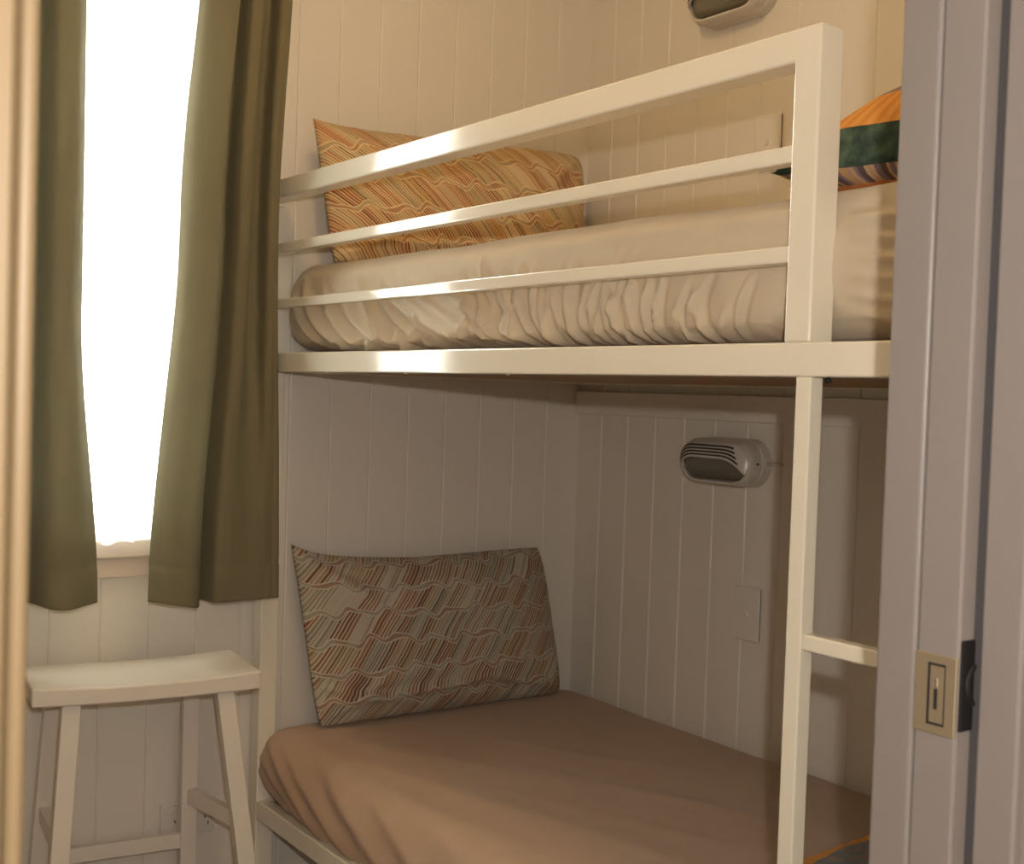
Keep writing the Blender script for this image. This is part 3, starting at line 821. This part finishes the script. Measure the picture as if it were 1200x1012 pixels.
def bulkhead(cy, cz, label):
    t = thing('wall_light', label, 'wall light', (0, cy, cz), 'bulkhead wall lights')
    bm = B(); loft(bm, [(-.0005, stadium(cy, cz, .112, .052)), (-.024, stadium(cy, cz, .110, .050)), (-.028, stadium(cy, cz, .104, .046))]); finish('back_box', bm, M['lampbody'], t)
    # domed cover, front rim around the opening; the lower half of its front is cut away for the lens
    hw, hh = .108, .050
    bm = B(); loft(bm, [(-.026, stadium(cy, cz, hw, hh)), (-.050, stadium(cy, cz, hw, hh)), (-.058, stadium(cy, cz, hw - .002, hh - .002)), (-.062, stadium(cy, cz, hw - .005, hh - .005)), (-.0615, stadium(cy, cz, hw - .009, hh - .009)), (-.050, stadium(cy, cz, hw - .011, hh - .011))], cap0=True, cap1=True)
    finish('cover', bm, M['lampbody'], t)
    bm = B(); loft(bm, [(-.048, stadium(cy, cz, hw - .0115, hh - .0115)), (-.058, stadium(cy, cz, hw - .0125, hh - .0125)), (-.067, stadium(cy, cz, hw - .020, hh - .019)), (-.071, stadium(cy, cz, hw - .034, hh - .030))]); finish('lens', bm, M['lens'], t, smooth=True)
    # hood: solid eyelid over the upper part with four slots; its lower edge sweeps down around the near end
    def drop(q): return .038 * max(0., (abs(q) - .28) / .72) ** 2.5 if q < 0 else .020 * max(0., (abs(q) - .45) / .55) ** 1.8
    def hp(q, lv, off=0.):
        hw2, hh2 = hw - .004, hh - .004
        y = cy + q * hw2
        top = hh2 if abs(q) * hw2 < hw2 - hh2 else math.sqrt(max(0, hh2 ** 2 - (abs(q) * hw2 - (hw2 - hh2)) ** 2))
        low = max(.0085 - drop(q), -top)
        z = low + (top - low) * lv
        bul = (1 - abs(q) ** 3) ** .5 * (1 - lv ** 2.5) ** .5
        return Vector((-.0605 - .022 * bul - off, y, cz + z))
    def strip(bm, q0, q1, l0, l1, off, th, n=44):
        prev = None
        m = max(1, int(round((l1 - l0) / .09)))
        for i in range(n + 1):
            q = q0 + (q1 - q0) * i / n
            out_ = [hp(q, l0 + (l1 - l0) * k / m, off) for k in range(m + 1)]
            ring = [bm.verts.new(p) for p in out_] + [bm.verts.new((p.x + th, p.y, p.z)) for p in out_[::-1]]
            if prev:
                for k in range(len(ring)):
                    kk = (k + 1) % len(ring); bm.faces.new((prev[k], prev[kk], ring[kk], ring[k]))
            else: bm.faces.new(ring)
            prev = ring
        bm.faces.new(prev[::-1])
    bm = B(); strip(bm, -.992, .992, 0., 1., 0., .003); hood = finish('hood', bm, M['lampbody'], t, smooth=False)
    bm = B()
    for l0, l1 in ((.13, .225), (.31, .405), (.49, .585), (.67, .765)): strip(bm, -.84 + .25 * l0, .93, l0, l1, .0005, .001)
    finish('vent_slot', bm, M['dark'], hood)
    bm = B(); tube(bm, (-.012, cy - .112, cz + .002), (-.012, cy - .150, cz + .002), .004, 8); finish('cable_entry', bm, M['plastic'], t, smooth=True)
    bm = B(); bmesh.ops.create_uvsphere(bm, u_segments=10, v_segments=6, radius=.0032, matrix=Matrix.Translation((-.040, cy - hw, cz + .001))); finish('screw', bm, M['dark'], t, smooth=True)
    return t
bulkhead(-.555, 1.068, 'grey white oval bulkhead light with louvred hood on the wall of the lower bunk')
bulkhead(-.525, 2.078, 'grey white oval bulkhead light high on the wall above the upper bunk guard rail')

# ------------------------------------------------------------------ outlet and blank plates
def wall_plate(cy, cz, label):
    t = thing('wall_plate', label, 'wall plate', (0, cy, cz), 'blank wall plates')
    bm = B(); addbox(bm, -.004, 0, cy - .0335, cy + .0335, cz - .0555, cz + .0555); finish('gap_shadow_block', bm, M['dark'], t)  # dark block that paints in the shadow gap around the cover plate
    bm = B(); addbox(bm, -.0095, -.0035, cy - .0365, cy + .0365, cz - .0585, cz + .0585, .0025, 2); finish('cover_plate', bm, M['wall'], t)
    bm = B(); addbox(bm, -.0125, -.009, cy - .005, cy + .005, cz - .006, cz + .006, .0015, 2); finish('switch', bm, M['plastic'], t)
    return t
wall_plate(-.6165, .7435, 'cream switch plate on the right wall above the lower bunk')
wall_plate(-.624, 1.752, 'cream switch plate on the right wall above the upper mattress')
ot = thing('power_outlet', 'white double power outlet on the boards behind the stool', 'power outlet', (-1.015, 0, .288))
bm = B(); addbox(bm, -1.072, -.957, -.010, 0, .2515, .325, .003, 2); finish('outlet_plate', bm, M['plastic'], ot)
for cx in (-1.047, -.982):
    bm = B(); addbox(bm, cx - .006, cx + .008, -.0135, -.009, .303, .313, .002, 2); finish('rocker_switch', bm, M['plastic'], ot)
    bm = B()
    for dx, dz, rot in ((-.0075, .004, .5), (.0075, .004, -.5), (0, -.010, 0)):
        ca, sa = math.cos(rot), math.sin(rot)
        cxx, czz = cx + .012 + dx, .281 + dz
        P_ = [(-.0012, -.0035), (.0012, -.0035), (.0012, .0035), (-.0012, .0035)]
        prism(bm, [(cxx + a * ca - b * sa, czz + a * sa + b * ca) for a, b in P_], 1, -.0105, -.0095)
    finish('socket_holes', bm, M['dark'], ot)

# ------------------------------------------------------------------ light
E_SKY = 50.
wd = bpy.data.worlds.new('sky'); SC.world = wd; wd.use_nodes = True
bg = wd.node_tree.nodes['Background']; bg.inputs[0].default_value = (1.0, .98, .95, 1); bg.inputs[1].default_value = E_SKY
def light(name, kind, loc, energy, col, size=.1, rot=None, **kw):
    ld = bpy.data.lights.new(name, kind); ld.energy = energy; ld.color = col
    if kind == 'AREA': ld.size = size
    else: ld.shadow_soft_size = size
    for k, v in kw.items(): setattr(ld, k, v)
    o = bpy.data.objects.new(name, ld); COL.objects.link(o); o.location = loc
    if rot: o.rotation_euler = rot
    return o
E_LAMP, E_HALL, E_FLASH = 11., 3., 45.
light('ceiling_lamp', 'POINT', (-1.12, -1.0, 2.33), E_LAMP, (1., .66, .30), .055)
light('hall_lamp', 'POINT', (-1.7, -3.0, 2.3), E_HALL, (1., .72, .42), .1)
light('camera_flash', 'POINT', (-1.96, -2.55, 1.30), E_FLASH, (1., .93, .86), .012)
pt = light('window_portal', 'AREA', (-1.2, .10, 1.45), 1, (1, 1, 1), .6, rot=(-PI / 2, 0, 0))
pt.data.shape = 'RECTANGLE'; pt.data.size = .56; pt.data.size_y = 1.16; pt.data.cycles.is_portal = True

vs = SC.view_settings
vs.view_transform = 'Standard'; vs.look = 'None'; vs.gamma = 1; vs.use_curve_mapping = False; vs.exposure = 0.
SC.cycles.max_bounces = 10
SC.cycles.diffuse_bounces = 5
SC.cycles.sample_clamp_indirect = 6
SC.cycles.use_denoising = True
